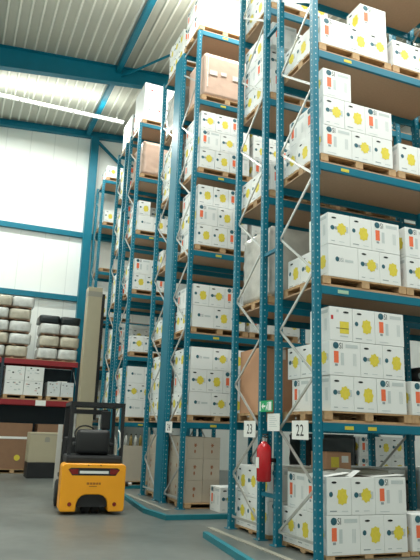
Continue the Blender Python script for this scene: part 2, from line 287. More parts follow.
def stack(rack, rname, lev, pal, x0, y0, z, layers, ptxt, flip=False):
    """layers: list of (pattern, rows). Pattern letters from left: L = long face to the aisle, S = short face.
    A capital variant digit may follow. y0 = aisle side; flip = aisle on the +y side."""
    for li, (pat, rows) in enumerate(layers):
        x = x0 + (random.uniform(-.006, .010))
        toks = []
        for ch in pat:
            if ch.isdigit(): toks[-1] = (toks[-1][0], int(ch))
            else: toks.append((ch, 0))
        top = li == len(layers)-1
        lay = 'top' if top and len(layers) > 1 else ('only' if len(layers) == 1 else LAYN[li])
        for ci, (t, v) in enumerate(toks):
            if t == '.': x += CS+.006; continue
            if t == '-': x += .08; continue
            w = CL if t == 'L' else CS; dep = CS if t == 'L' else CL
            nrow = (3 if t == 'L' else 2)
            if rows: nrow = min(nrow, rows)
            for r in range(nrow):
                yc = (r+.5)*(dep+.006); yy = y0 + yc if not flip else y0 - yc
                if t == 'L': me = CART[((0, 1, 0, 1)[(ci+li+r) % 4], v)]; rz = 0 if not flip else PI
                else: me = CART[(v if v else (0, 1)[(ci*3+li+lev) % 2] if r == 0 else 0, 0)]; rz = (PI/2 if not flip else -PI/2)
                key = f'{rack}.{lev}.{pal}.{li}.{ci}.{r}'
                face = ('orange-panel' if v == 0 else 'globe-marked') if t == 'L' else 'yellow-patch'
                nr = 3 if t == 'L' else 2
                row = ('front', 'second', 'rear')[r if nr == 3 or r == 0 else 2] if not flip else ('farther', 'middle', 'nearer')[r if nr == 3 or r == 0 else 2]
                lb = f'white {face} carton, {row} row, {ORD[min(ci, 3)]} from left, {lay} layer, {ptxt}{LEV[lev]}, {rname}'
                carton(key, me, x+w/2, yy, z+li*(CH+.005), rz, lb)
            x += w+.006

# ------------------------------------------------------------------ pallets
PAL = {}
def pallet_meshes(W, D):
    k = (W, D)
    if k in PAL: return PAL[k]
    t = MB(); n = 7; bw = D/n*.80
    for i in range(n):
        y = bw/2+(D-bw)*i/(n-1); t.box(0, W, y-bw/2, y+bw/2, .118, .14, 'wood')
    for i in range(3):
        x = .07+(W-.14)*i/2; t.box(x-.07, x+.07, 0, D, .096, .118, 'wood')
    b = MB().box(-.07, .07, -.07, .07, .022, .096, 'woodend')
    sk = MB().box(0, W, -.05, .05, 0, .022, 'wood')
    PAL[k] = (t.mesh('top_deck'), b.mesh('block'), sk.mesh('bottom_board')); return PAL[k]
def pallet(key, x, y, z, W, D, label, zs=1.0):
    if key in DROP: return None
    p = thing('pallet', label, 'pallet', (x, y, z), random.uniform(-.006, .006), 'wooden pallets under the loads')
    KEYED[key] = p; p.scale = (1, 1, zs)
    t, b, s = pallet_meshes(W, D)
    link('top_deck', t, p)
    for i in range(3):
        for j in range(3):
            link('block', b, p, (.07+(W-.14)*i/2, .07+(D-.14)*j/2, 0))
    for j in range(3): link('bottom_board', s, p, (0, .07+(D-.14)*j/2, 0))
    return p

# ------------------------------------------------------------------ racks
H1, SP = 1.708, 1.9876          # centre height of the first beam, spacing
LZ = [H1+SP*i for i in range(6)]
BH = .06                        # half height of a beam
DECK = .022
TOPZ = lambda l: LZ[l-1]+BH+DECK      # top of the board at level l
PW = .10
UPR = {}
def upright_mesh(h):
    if h in UPR: return UPR[h]
    mb = MB(); a = PW/2; t = .012
    mb.box(-a, a, -a, -a+t, 0, h, 'teal'); mb.box(-a, -a+t, -a+t, a-t, 0, h, 'teal'); mb.box(-a, a, a-t, a, 0, h, 'teal')
    mb.box(a-.004, a, -a+t, a-t, 0, h, 'teal')
    n = int(h/.105)
    for i in range(n):
        z = .12+.105*i
        for s in (0,):
            mb.poly([(s-.010, -a-.001, z), (s+.010, -a-.001, z), (s+.010, -a-.001, z+.022), (s-.010, -a-.001, z+.022)], 'hole')
            mb.poly([(s+.008, a+.001, z), (s-.008, a+.001, z), (s-.008, a+.001, z+.022), (s+.008, a+.001, z+.022)], 'hole')
        mb.poly([(-a-.001, .009, z), (-a-.001, -.009, z), (-a-.001, -.009, z+.024), (-a-.001, .009, z+.024)], 'hole')
    UPR[h] = mb.mesh('upright'); return UPR[h]
FOOT = MB().box(-.09, .09, -.09, .09, 0, .012, 'teal').box(-.075, -.055, -.075, -.055, .012, .04, 'galv').box(.055, .075, .055, .075, .012, .04, 'galv').mesh('base_plate')
LABM = MB().box(-.075, .075, -.004, 0, -.028, .022, 'yellowlab').mesh('load_label')
LABG = MB().box(-.095, .095, -.004, 0, -.03, .024, 'greenlab').mesh('load_label')
def beam_mesh(L):
    mb = MB(); mb.box(0, L, 0, .05, -BH, BH, 'teal')
    for x in (0, L-.012): mb.box(x, x+.012, -.008, .058, -BH-.10, BH+.012, 'teal')
    return mb.mesh('beam')
BEAMS = {}
def brace_mesh(p, q, w=.019):
    p, q = Vector(p), Vector(q); d = q-p; L = d.length
    T = Matrix.Translation(p) @ d.to_track_quat('X', 'Z').to_matrix().to_4x4()
    return MB().box(0, L, -w*.6, w*.6, -w, w, 'galv', T)
def rack(name_label, y0, y1, frames, H, aisle_first, nlev=6, labels=()):
    """y0<y1 outer edges; aisle_first True when the aisle (outer) side is y0"""
    r = thing('pallet_rack', name_label, 'rack', (0, 0, 0), 0, 'blue pallet racks')
    ya, yb = y0+PW/2, y1-PW/2
    for fx in frames:
        for yy in (ya, yb):
            u = link('upright', upright_mesh(H), r, (fx, yy, FZ))
            link('base_plate', FOOT, u)
        out, inn = (ya, yb) if aisle_first else (yb, ya)
        sgn = 1 if inn > out else -1
        out += sgn*.045; inn -= sgn*.045
        nodes = []; k = 0
        z = .16
        part('brace', brace_mesh((fx, out, .16), (fx, inn, .16)), r)
        side = inn; cur = (fx, inn, .16)
        while True:
            z = cur[2]+(.78 if cur[2] > .2 else .72)
            if z > H+FZ-.15: break
            side = out if side == inn else inn
            nx = (fx, side, z); part('brace', brace_mesh(cur, nx), r); cur = nx
        part('brace', brace_mesh((fx, out, H+FZ-.12), (fx, inn, H+FZ-.12)), r)
    for b in range(len(frames)-1):
        xa, xb = frames[b]+PW/2, frames[b+1]-PW/2; L = round(xb-xa, 3)
        if L not in BEAMS: BEAMS[L] = beam_mesh(L)
        for lv in range(nlev):
            f = link('beam', BEAMS[L], r, (xa, y0, LZ[lv]))
            g = link('beam', BEAMS[L], r, (xa, y1-.05, LZ[lv]))
            if aisle_first and b == 0:
                for (ll, x, kind) in labels:
                    if ll == lv+1: link('load_label', LABG if kind else LABM, f, (x-xa, -.0005, .0))
    return r
def decks(rk, rname, y0, y1, frames, nlev=6, lv0=1):
    for b in range(len(frames)-1):
        for lv in range(lv0, nlev+1):
            key = f'd{rk}.{b}.{lv}'
            if key in DROP: continue
            mb = MB(); mb.box(frames[b]+.066, frames[b+1]-.066, y0+.004, y1-.004, 0, DECK, 'chip')
            o = link('shelf_deck', mb.mesh('shelf_deck'), None, (0, 0, LZ[lv-1]+BH+.0015))
            KEYED[key] = o
            tag(o, f'brown chipboard deck on the {LEV[lv]} of {rname}' + (', bay further right' if b else ''), 'shelf board', 'chipboard decks on the beams')

D_, G_, A_ = 1.2387, .4472, 2.5338
Y = [0, D_, D_+G_, 2*D_+G_]
Y += [Y[3]+A_]; Y += [Y[4]+D_, Y[4]+D_+G_, Y[4]+2*D_+G_]; Y += [Y[7]+A_]; Y += [Y[8]+D_, Y[8]+D_+G_, Y[8]+2*D_+G_]; Y += [Y[11]+A_, Y[11]+A_+D_]
B1 = [0.0, 3.05]; B2 = [0.0, 3.05, 6.1]
FR = [.05, 3.05]
RN = {22: 'rack 22', 23: 'rack 23', 24: 'middle rack', 25: "middle rack's rear side", 26: 'far rack', 27: "far rack's rear side", 28: 'gable wall rack'}
rack('nearest blue pallet rack with the number 22 plate, at the right', Y[0], Y[1], B2, 11.75, True, 6,
     [(1, .50, 0), (1, .90, 0), (2, .44, 1), (3, .52, 0), (4, .62, 0)])
rack('blue pallet rack with the number 23 plate, back to back with rack 22', Y[2], Y[3], B2, 11.75, False)
rack('middle blue pallet rack facing the aisle behind rack 23', Y[4], Y[5], B2, 11.75, True, 6, [(l, .70, 0) for l in range(1, 7)])
R25 = rack('blue pallet rack joined to the back of the middle rack', Y[6], Y[7], B1, 11.75, False)
cov = part('cover_strip', MB().box(-.062, -.052, Y[5]-.02, Y[6]+.06, FZ+.02, 11.7, 'teal'), R25)
rack('far blue pallet rack just right of the forklift roof', Y[8], Y[9], B1, 11.75, True, 6, [(l, .60, 0) for l in (1, 4)])
rack('blue pallet rack joined to the back of the far rack', Y[10], Y[11], B1, 11.75, False, 6)
rack('lower blue pallet rack standing against the white gable wall', Y[12], Y[13], B1, 11.75, True, 6)
for rk, a, b, fr, n in ((22, 0, 1, B2, 6), (23, 2, 3, B2, 6), (24, 4, 5, B2, 6), (25, 6, 7, B1, 6), (26, 8, 9, B1, 6), (27, 10, 11, B1, 6), (28, 12, 13, B1, 6)):
    decks(rk, RN[rk], Y[a], Y[b], fr, n)
# spacers that tie back-to-back rows together
for (ya, yb, who) in ((Y[1], Y[2], 'racks 22 and 23'), (Y[5], Y[6], 'the two halves of the middle rack'), (Y[9], Y[10], 'the two halves of the far rack')):
    for z, zt in ((.62, 'low'), (4.6, 'middle'), (9.0, 'high')):
        tag(link('row_spacer', MB().box(-.03, .03, ya+.001, yb-.001, z, z+.06, 'teal').mesh('row_spacer')), f'{zt} blue steel spacer tying {who} together', 'rack spacer', 'spacers between back to back racks')

# ------------------------------------------------------------------ loads
def load(rk, lev, pal, x, W, layers, z=None, front=None, xoff=.02, zs=1.0, ptxt=None, D=1.2):
    yy = {22: Y[0], 23: Y[2], 24: Y[4], 25: Y[6], 26: Y[8], 27: Y[10], 28: Y[12]}[rk]
    fl = rk in (23, 25, 27)
    z = TOPZ(lev) if lev else FZ
    z += .002
    pt = ptxt if ptxt is not None else ('' if pal == 0 else 'right pallet, ')
    pk = f'p{rk}.{lev}.{pal}'
    pallet(pk, x, yy+.02, z, W, D, f'wooden pallet on the {LEV[lev]} of {RN[rk]}, ' + ('nearest the end frame' if pal == 0 else f'{ORD[pal]} from the end'), zs)
    zz = z+.14*zs+.002
    if layers: stack(rk, RN[rk], lev, pal, x+xoff, (yy+.015) if not fl else (yy+D_-.015), zz, layers, pt, fl)
    return zz
F = 0
# rack 22
load(22, 0, 0, .10, 1.40, [('LSS', 0), ('SSL', 0)], zs=.45)
load(22, 0, 1, 1.53, 1.3, [('LS', 1)], zs=.45)
load(22, 1, 0, .10, 1.54, [('-SSL', 0), ('-LSS', 0), ('-S2SL', 1)])
load(22, 1, 1, 1.65, 1.26, [('LL', 1)], xoff=.01)
load(22, 2, 0, .10, 1.54, [('-L1SS', 0), ('-SSL', 1)])
load(22, 2, 1, 1.66, 1.26, [('SS', 1), ('LS', 1)], xoff=.01)
load(22, 3, 0, .09, 1.46, [('LSS', 0), ('SSL', 0), ('L', 1)], xoff=.05)
load(22, 3, 1, 1.60, 1.26, [('SL', 1)])
load(22, 4, 0, .08, 1.46, [('LSS', 0), ('..L', 1)], xoff=.03)
load(22, 4, 1, 1.58, 1.26, [('SSL', 1)])
load(22, 5, 0, .10, 1.42, [('SSL', 1)])
load(22, 5, 1, 1.60, 1.26, [('LL', 1)])
# rack 23
load(23, 0, 0, .10, 1.42, [('LSS', 0), ('LSS', 0)], zs=.45)
load(23, 0, 1, 1.60, 1.30, [('LSS', 0), ('LSS', 0)], zs=.45)
load(24, 0, 2, 3.28, 1.34, [], zs=.8)
load(24, 0, 3, 4.63, 1.28, [('LSS', 0), ('LSS', 0), ('LSS', 0)], zs=.8, ptxt='fourth pallet, ')
z231 = load(23, 1, 0, .08, 1.42, [])
load(23, 1, 1, 1.60, 1.30, [])
load(23, 1, 2, 3.16, 1.36, [])
load(23, 0, 2, 3.16, 1.36, [('LSS', 0), ('LSS', 0)], zs=.45, ptxt='third pallet, ')
z232 = load(23, 2, 0, .08, 1.42, [])
load(23, 2, 1, 1.60, 1.30, [('LL', 0), ('LL', 0)])
load(23, 3, 0, .08, 1.42, [('LSS', 0)])
load(23, 3, 1, 1.60, 1.30, [('LL', 0), ('LL', 0)])
load(23, 4, 0, .08, 1.42, [('LSS', 0), ('SSL', 0), ('LSS', 0)])
load(23, 4, 1, 1.60, 1.30, [('LL', 0), ('LL', 0)])
load(23, 5, 0, .08, 1.42, [('LSS', 0), ('LSS', 0), ('LSS', 0)])
# middle rack
load(24, 0, 0, .10, 1.42, [], zs=.8)
load(24, 1, 0, .075, 1.46, [('L1SS', 0), ('SSL', 0), ('L1SS', 0)])
load(24, 1, 1, 1.58, 1.32, [('LSS', 0), ('LSS', 0)])
load(24, 2, 0, .075, 1.46, [('L1SS', 0), ('SSL', 0)])
load(24, 2, 1, 1.58, 1.32, [('LSS', 0), ('LSS', 0)])
load(24, 3, 0, .09, 1.46, [('S1S1L', 0), ('LS1S', 0), ('S1S1L', 0)])
load(24, 3, 1, 1.58, 1.32, [('LSS', 0), ('SSL', 0)])
load(24, 4, 0, .10, 1.46, [('SSL', 0), ('LSS', 0), ('SSL', 0)])
load(24, 4, 1, 1.58, 1.32, [('LSS', 0), ('SSL', 0), ('LSS', 0)])
z245 = load(24, 5, 0, .10, 1.46, [])
load(24, 5, 1, 1.58, 1.32, [('LSS', 0), ('SSL', 0)])
load(24, 6, 0, -.02, 1.46, [('S3S3S3', 0), ('S3S3S3', 0)])
# rear half of middle rack
load(25, 0, 0, .10, 1.42, [], zs=.8)
load(25, 1, 0, .08, 1.42, [('LSS', 0), ('LSS', 0), ('LSS', 0)])
load(25, 2, 0, .08, 1.42, [('LSS', 0)])
load(25, 3, 0, .08, 1.42, [('LSS', 1)])
load(25, 4, 0, .08, 1.42, [('LSS', 0), ('LSS', 0), ('LSS', 0)])
z255 = load(25, 5, 0, .08, 1.42, [])
load(25, 6, 0, .08, 1.42, [('LSS', 0), ('LSS', 0)])
# far rack
z260 = load(26, 0, 0, .12, 1.42, [], zs=.8)
load(26, 1, 0, .075, 1.42, [('L1SS', 0), ('SSL', 0), ('L1SS', 0)])
load(26, 2, 0, .13, 1.42, [('SSL', 0)])
load(26, 3, 0, .075, 1.42, [('SSL', 0), ('LS', 0)])
load(26, 4, 0, .085, 1.42, [('L1SS', 0), ('S', 0)])
z265 = load(26, 5, 0, .10, 1.42, [])
z266 = load(26, 6, 0, .06, 1.42, [])
# rear half of far rack
for lv, n in ((1, 3), (2, 2), (3, 2), (4, 3), (5, 2), (6, 2)):
    load(27, lv, 0, .08, 1.42, [('LSS', 0)]*n)
# rack at the gable wall
for lv, n in ((1, 2), (2, 2), (3, 2), (4, 0), (5, 1), (6, 1)):
    load(28, lv, 0, .10, 1.42, [('SSL' if lv != 5 else 'SSS', 0)]*n)

def crumple(name, x0, x1, y0, y1, z0, z1, m, label, cat, group=None, seams=(), amp=.012, sub=14):
    import bmesh
    b = bmesh.new(); bmesh.ops.create_cube(b, size=1)
    bmesh.ops.bevel(b, geom=b.edges[:], offset=.03, segments=2, affect='EDGES')
    bmesh.ops.subdivide_edges(b, edges=[e for e in b.edges if e.calc_length() > .3], cuts=sub, use_grid_fill=True)
    for v in b.verts:
        c = v.co
        n = math.sin(c.x*17+c.z*9)*math.sin(c.y*13-c.z*21)+.6*math.sin(c.z*33+c.x*11+c.y*7)
        k = 1+amp*n
        v.co = ((x0+x1)/2+c.x*(x1-x0)*k, (y0+y1)/2+c.y*(y1-y0)*k, z0+(c.z+.5)*(z1-z0))
    mb = MB().addbm(b, m); o = link(name, mb.mesh(name))
    for p in o.data.polygons: p.use_smooth = True
    tag(o, label, cat, group)
    return o
WG = 'film wrapped pallet loads'
crumple('wrapped_load', .14, 1.44, Y[2]+.06, Y[3]-.04, z232, z232+1.32, 'film', 'cloudy film wrapped white load on the second shelf of rack 23', 'wrapped load', WG)
# brown carton on rack 23 first shelf
def big_carton(x0, x1, y0, y1, z0, z1, m, label, group=None, tape=True):
    t = thing('carton', label, 'carton', ((x0+x1)/2, (y0+y1)/2, z0), 0, group)
    a, b_, h = (x1-x0)/2, (y1-y0)/2, z1-z0
    part('carton_body', MB().cbox(-a, a, -b_, b_, 0, h, .008, m), t)
    if tape:
        tp = MB(); tp.box(-.035, .035, -b_-.002, b_+.002, h-.002, h+.003, 'tape'); tp.box(-.035, .035, -b_-.003, -b_, h-.18, h, 'tape')
        part('packing_tape', tp, t)
    return t
big_carton(.10, 1.05, Y[2]+.35, Y[2]+1.15, z231, z231+1.12, 'brown', 'tall brown cardboard carton on the first shelf of rack 23')
# rolls on rack 23 further in
for i in range(7):
    for j in range(3):
        x = 1.80+.325*i if i < 4 else 3.36+.36*(i-4); z = TOPZ(1)+.146+.16+.325*j
        where = f'{ORD[i]} from left' if i < 4 else f'{ORD[i-4]} beyond the upright'
        tt = thing('film_roll', f'black roll, {where}, {("bottom","middle","top")[j]} row, first shelf, rack 23', 'roll', (x, Y[2]+.05, z), 0, 'black rolls on rack 23')
        part('roll_body', MB().tube([(0, 0, 0), (0, 1.0, 0)], .16, 'black', 18), tt, True)
        part('core', MB().tube([(0, -.012, 0), (0, .03, 0)], .06, 'paper' if j == 1 else 'midgrey', 12), tt)
# middle rack: wrapped brown carton on level 5, beige cartons on the floor
o = crumple('wrapped_load', .16, 1.50, Y[4]+.04, Y[5]-.06, z245, z245+1.24, 'filmbrown', 'film wrapped brown carton on the fifth shelf of the middle rack', 'wrapped load', WG, amp=.004)
for (xa, za, w, h) in ((.30, .62, .22, .13), (.62, .66, .16, .10), (.95, .60, .25, .14), (.24, .25, .03, .9)):
    link('film_patch', MB().box(xa, xa+w, Y[4]+.022, Y[4]+.034, z245+za, z245+za+h, 'tape').mesh('film_patch'), o)
crumple('wrapped_load', 3.32, 4.58, Y[4]+.06, Y[5]-.05, FZ+.116, 1.62, 'baledark', 'black block standing in for darkness on the middle rack floor, second bay', 'wrapped load', WG)  # made-up dark filler where the bay is only in shade
crumple('wrapped_load', .10, 1.42, Y[6]+.06, Y[7]-.05, z255, z255+1.25, 'film', 'cloudy film wrapped load, fifth shelf, rear half of middle rack', 'wrapped load', WG)
crumple('wrapped_load', .14, 1.48, Y[8]+.04, Y[9]-.05, z265, z265+1.2, 'filmbrown', 'pinkish film wrapped load on the fifth shelf of the far rack', 'wrapped load', WG, amp=.02)
t = thing('carton', 'tall white pallet carton topping the far rack', 'carton', (.745, (Y[8]+Y[9])/2, z266))
hy = (Y[9]-Y[8]-.06)/2
pr = MB().cbox(-.675, .675, -hy, hy, 0, 1.40, .008, 'white')
for k, (u, w, s) in enumerate(((.25, 1.15, .05), (.62, 1.18, .05), (.40, .95, .04), (.55, .42, .05), (.20, .40, .05), (.85, .50, .05), (.30, .70, .12))):
    Fq = lambda a, b, o: (-.675+a, -hy-o, b)
    pr.poly(disc(Fq, u, w, s, s*.7, .0018), ('red', 'midgrey', 'pink', 'red', 'midgrey', 'ink', 'pink')[k])
part('carton_body', pr, t)
part('packing_tape', MB().box(-.035, .035, -hy-.003, hy+.003, 1.395, 1.403, 'tape'), t)
def beige(key, x, y, z, label): carton(key, BEIGE, x, y, z, 0, label, 'carton', 'beige cartons at floor level')
for rk, yb, rn in ((24, Y[4], 'middle rack'), (25, Y[7], "middle rack's rear side")):
    for l in range(3):
        for ci in range(2):
            for r in range(3):
                yy = yb+.30+.405*r if rk == 24 else yb-.25-.405*r
                if rk == 24 and l == 2 and ci == 5: continue
                beige(f'b{rk}.{l}.{ci}.{r}', .12+.20+.407*ci, yy, FZ+.12+.463*l,
                      f'beige carton with brown mark, row {ORD[r]}, {("left","right")[ci]} column, {("bottom","middle","top")[l]} layer, floor, {rn}')
for i, (x, y, z) in enumerate(((.84, Y[4]-.02, FZ), (1.26, Y[4]-.02, FZ))):
    o = link('carton', CART[(0, 0)], None, (x, y-.33, z), PI/2 if i == 0 else PI/2+.03)
    tag(o, f'white carton standing on the floor before the middle rack, {("left","right")[i]} of two', 'carton', 'white cartons on the floor by the middle rack')
# far rack floor: grey-brown load with bottles on top
t = big_carton(.14, 1.50, Y[8]+.05, Y[9]-.05, z260, z260+1.02, 'beigebox', 'large greyish brown carton on floor pallet of the far rack')
for i in range(5):
    tt = thing('bottle', f'white bottle on the brown carton under the far rack, {ORD[i] if i < 4 else "fifth"} from left', 'bottle', (.22+.15*i, Y[8]+.14, z260+1.02), 0, 'bottles on the brown carton')
    part('bottle_body', MB().tube([(0, 0, 0), (0, 0, .22), (0, 0, .29), (0, 0, .31)], [.05, .05, .02, .02], 'silver' if i % 2 == 0 else 'glass', 12), tt, True)
    part('cap', MB().tube([(0, 0, .31), (0, 0, .35)], .024, 'black', 10), tt)
# white bar made up to stand in for a bright light strip
tag(link('light_strip_bar', MB().tube([(.10, Y[10]+.3, TOPZ(2)+.144+2*.51+.075), (1.75, Y[10]+.3, TOPZ(2)+.144+2*.51+.075)], .075, 'paper', 14).mesh('light_strip_bar')),
    'long white bar standing in for a light strip above far rack cartons', 'tube')
# two cartons of the top floor layer stand with a lid flap up
for key, fl in (('22.0.0.1.1.0', 1), ('22.0.0.1.2.0', -1), ('22.0.0.1.0.0', 1)):
    o = KEYED.get(key)
    if o is None: continue
    lx, ly = (CL, CS) if '2.0' == key[-3:] else (CS, CL)
    T = Matrix.Rotation(-o.rotation_euler.z, 4, 'Z'); zt_ = CH+.001
    mb = MB()
    if key.endswith('.1.0'):     # open mouth: inside shade painted as a dark patch, one flap raised to the left
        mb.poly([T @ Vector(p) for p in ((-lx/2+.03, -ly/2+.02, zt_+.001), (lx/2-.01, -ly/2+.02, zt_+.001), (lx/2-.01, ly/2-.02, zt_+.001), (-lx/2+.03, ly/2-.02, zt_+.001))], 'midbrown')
        link('mouth_shade', mb.mesh('mouth_shade'), o); mb = MB()
        a, b = Vector((-lx/2+.02, -ly/2, zt_)), Vector((-lx/2+.02, ly/2, zt_)); d = Vector((.13, 0, .085))
    elif key.endswith('.2.0'):
        a, b = Vector((-lx/2, -ly/2, zt_)), Vector((-lx/2, ly/2, zt_)); d = Vector((lx*.96, 0, .03))
    else:
        a, b = Vector((-lx/2, -ly/2, zt_)), Vector((-lx/2, ly/2, zt_)); d = Vector((lx*.97, 0, .055))
    t4 = Vector((0, 0, .006)); P = [a, b, b+d, a+d]
    q = [T @ p for p in P]; u = [T @ (p+t4) for p in P]
    mb.poly(q, 'white'); mb.poly(u[::-1], 'white')
    for i in range(4): j = (i+1) % 4; mb.poly([q[j], q[i], u[i], u[j]], 'white')
    link('lid_flap', mb.mesh('lid_flap'), o)
# rack 22 floor: things on the second layer
zt = FZ+.002+.063+.002+2*(CH+.005)+.004
tt = thing('carton', 'brown carton with yellow and white labels on the grey board in rack 22', 'carton', (.66, .86, zt+.056))
part('carton_body', MB().cbox(-.13, .31, -.22, .22, 0, .25, .006, 'brown'), tt)
part('yellow_label', MB().box(-.05, .09, -.223, -.219, .03, .18, 'blot'), tt)
part('white_label', MB().box(.14, .26, -.223, -.219, .10, .20, 'paper'), tt)['label'] = 'white shipping label'
tag(link('flat_board', MB().box(.14, 1.62, .58, 1.12, zt, zt+.05, 'beigegrey').mesh('flat_board')), 'grey flattened board lying across cartons under the brown carton', 'board')

# ------------------------------------------------------------------ signs, extinguisher
def plate(name, label, cat, y0, y1, z0, z1, x, m='paper', group=None):
    """plate on an end frame facing -x; u runs left to right as seen (from +y to -y)"""
    t = thing(name, label, cat, (x, y1, z0), 0, group)
    part('plate', MB().box(0, .006, -(y1-y0), 0, 0, z1-z0, m), t)
    return t, (lambda u, w, o: (-o, -u, w)), y1-y0, z1-z0
for num, y0, y1, z0, z1 in (('22', .17, .63, 1.52, 1.79), ('23', 1.83, 2.27, 1.52, 1.79), ('24', 6.05, 6.50, 1.53, 1.78)):
    t, Fp, W, H = plate('number_plate', f'white plate reading {num} hung on the rack end', 'sign', y0, y1, z0, z1, -.075, 'paper', 'rack number plates')
    mb = MB(); put_text(mb, num, Fp, .27*W, .73*W, .20*H, .80*H, 'ink'); part('lettering', mb, t)
    part('hanger', MB().box(.006, .06, -W+.03, -W+.07, .05*H, .12*H, 'galv').box(.006, .06, -.07, -.03, .05*H, .12*H, 'galv'), t)
t, Fp, W, H = plate('exit_sign', 'green emergency exit sign above the fire extinguisher', 'sign', 1.24, 1.70, 1.93, 2.11, -.075, 'exitgreen')
mb = MB(); R = lambda u0, u1, w0, w1, m: mb.poly([Fp(u0*W, w0*H, .0015), Fp(u1*W, w0*H, .0015), Fp(u1*W, w1*H, .0015), Fp(u0*W, w1*H, .0015)], m)
R(.03, .12, .08, .92, 'paper'); R(.70, .92, .12, .88, 'paper')
mb.poly([Fp(.18*W, .50*H, .002), Fp(.32*W, .20*H, .002), Fp(.32*W, .42*H, .002), Fp(.48*W, .42*H, .002), Fp(.48*W, .58*H, .002), Fp(.32*W, .58*H, .002), Fp(.32*W, .80*H, .002)], 'paper')
mb.poly(disc(Fp, .62*W, .78*H, .03*W, .08*H, .002, 8), 'paper')
mb.poly([Fp(.60*W, .68*H, .002), Fp(.54*W, .40*H, .002), Fp(.50*W, .14*H, .002), Fp(.54*W, .12*H, .002), Fp(.60*W, .36*H, .002), Fp(.66*W, .14*H, .002), Fp(.69*W, .16*H, .002), Fp(.65*W, .44*H, .002), Fp(.66*W, .66*H, .002)], 'paper')
part('pictogram', mb, t)
t, Fp, W, H = plate('notice', 'white paper notice with grey lines beside the fire extinguisher', 'notice', 1.04, 1.44, 1.63, 1.90, -.058)
mb = MB(); R = lambda u0, u1, w0, w1, m: mb.poly([Fp(u0*W, w0*H, .0015), Fp(u1*W, w0*H, .0015), Fp(u1*W, w1*H, .0015), Fp(u0*W, w1*H, .0015)], m)
for k in range(6): R(.15, .62+.2*((k*7) % 3)/2, .80-.11*k, .83-.11*k, 'grey')
part('printed_lines', mb, t)
tt = thing('fire_extinguisher', 'red fire extinguisher hung between racks 22 and 23', 'fire extinguisher', (-.20, 1.27, .87))
part('cylinder', MB().tube([(0, 0, 0), (0, 0, .02), (0, 0, .46), (0, 0, .53), (0, 0, .57), (0, 0, .60)], [.10, .115, .115, .095, .05, .035], 'extred', 24), tt, True)
v = part('valve', MB().tube([(0, 0, .59), (0, 0, .66)], .028, 'galv', 12).box(-.02, .02, -.09, .04, .65, .675, 'black').box(-.02, .02, -.10, .03, .695, .715, 'black'), tt)
part('hose', MB().tube([(0, .03, .63), (0, .12, .62), (0, .17, .52), (0, .18, .30), (0, .17, .14)], .014, 'black', 8), tt, True)
part('nozzle', MB().tube([(0, .17, .16), (0, .175, .04)], [.02, .035], 'black', 10), tt, True)
part('instruction_label', MB().box(-.1165, -.114, -.05, .05, .20, .36, 'paper'), tt)['label'] = 'pale instruction label'
part('bracket', MB().box(.09, .146, -.12, .12, .30, .34, 'black').box(.116, .146, -.12, .50, .29, .35, 'black'), tt)

# ------------------------------------------------------------------ kerbs
def kerb(pts, label, w=.085, h=.09):
    mb = MB()
    L = []; Rr = []
    P = [Vector((*p, 0)) for p in pts]
    for i, p in enumerate(P):
        d1 = (P[i]-P[i-1]).normalized() if i else (P[1]-P[0]).normalized()
        d2 = (P[i+1]-P[i]).normalized() if i < len(P)-1 else d1
        n = Vector((-(d1+d2).y, (d1+d2).x, 0)).normalized(); k = 1/max(.4, n.dot(Vector((-d1.y, d1.x, 0))))
        L.append(p+n*w/2*k); Rr.append(p-n*w/2*k)
    for i in range(len(P)-1):
        a, b, c, d = Rr[i], Rr[i+1], L[i+1], L[i]; up = Vector((0, 0, h))
        z = Vector((0, 0, FZ))
        q = [a+z, b+z, c+z, d+z]; r = [x+up for x in q]
        for f in ([r[0], r[1], r[2], r[3]], [q[1], q[0], r[0], r[1]][::-1], [q[3], q[2], r[2], r[3]][::-1], [q[0], q[3], r[3], r[0]][::-1], [q[2], q[1], r[1], r[2]][::-1]):
            mb.poly(f, 'kerb')
    return tag(link('guide_kerb', mb.mesh('guide_kerb')), label, 'kerb', 'blue guide kerbs on the floor')
kerb([(-.80, 2.10), (-1.02, .30), (-1.22, -1.6)], 'blue floor kerb at the picture bottom beside racks 22 and 23')
kerb([(-.58, 8.3), (-.82, 6.1), (-.92, 5.0), (-.80, 4.02), (3.0, 3.98)], 'blue kerb bending round the foot of the middle rack')
kerb([(-.30, 10.2), (-.1, 10.0), (3.0, 9.98)], 'blue kerb running in front of the far rack')
for i, (ya, yb) in enumerate(((-1.5, 3.0), (5.3, 8.5))):
    o = struct(f'trim_{i+1}', MB().box(-.40, -.30, ya, yb, FZ, FZ+.012, 'beigegrey'))

# ------------------------------------------------------------------ forklift
fk = thing('forklift', 'orange counterbalance forklift seen from behind, empty black seat', 'forklift', (-2.05, 4.85, FZ), -.09)
HW = .625
outl = [(-HW, .10), (-HW+.03, .06), (-.31, .06), (-.30, .20), (-.27, .29), (-.21, .35), (-.12, .375), (.12, .375), (.21, .35), (.27, .29), (.30, .20), (.31, .06), (HW-.03, .06), (HW, .10), (HW, .90), (HW-.05, .95), (-HW+.05, .95), (-HW, .90)]
cw = part('counterweight', MB().prism(outl, 'y', 0, .55, 'yellowpaint'), fk, bevel=.045)
part('wheel_arch', MB().box(-.29, .29, .10, .50, .14, .36, 'black'), cw)
sl = part('light_slot', MB().prism([(-.50, .84), (-.42, .73), (.42, .73), (.50, .84), (.45, .87), (-.45, .87)], 'y', -.004, .03, 'black'), cw)
part('reflective_stripe', MB().box(-.28, .28, -.008, 0, .765, .815, 'paper'), sl)['label'] = 'silvery white stripe'
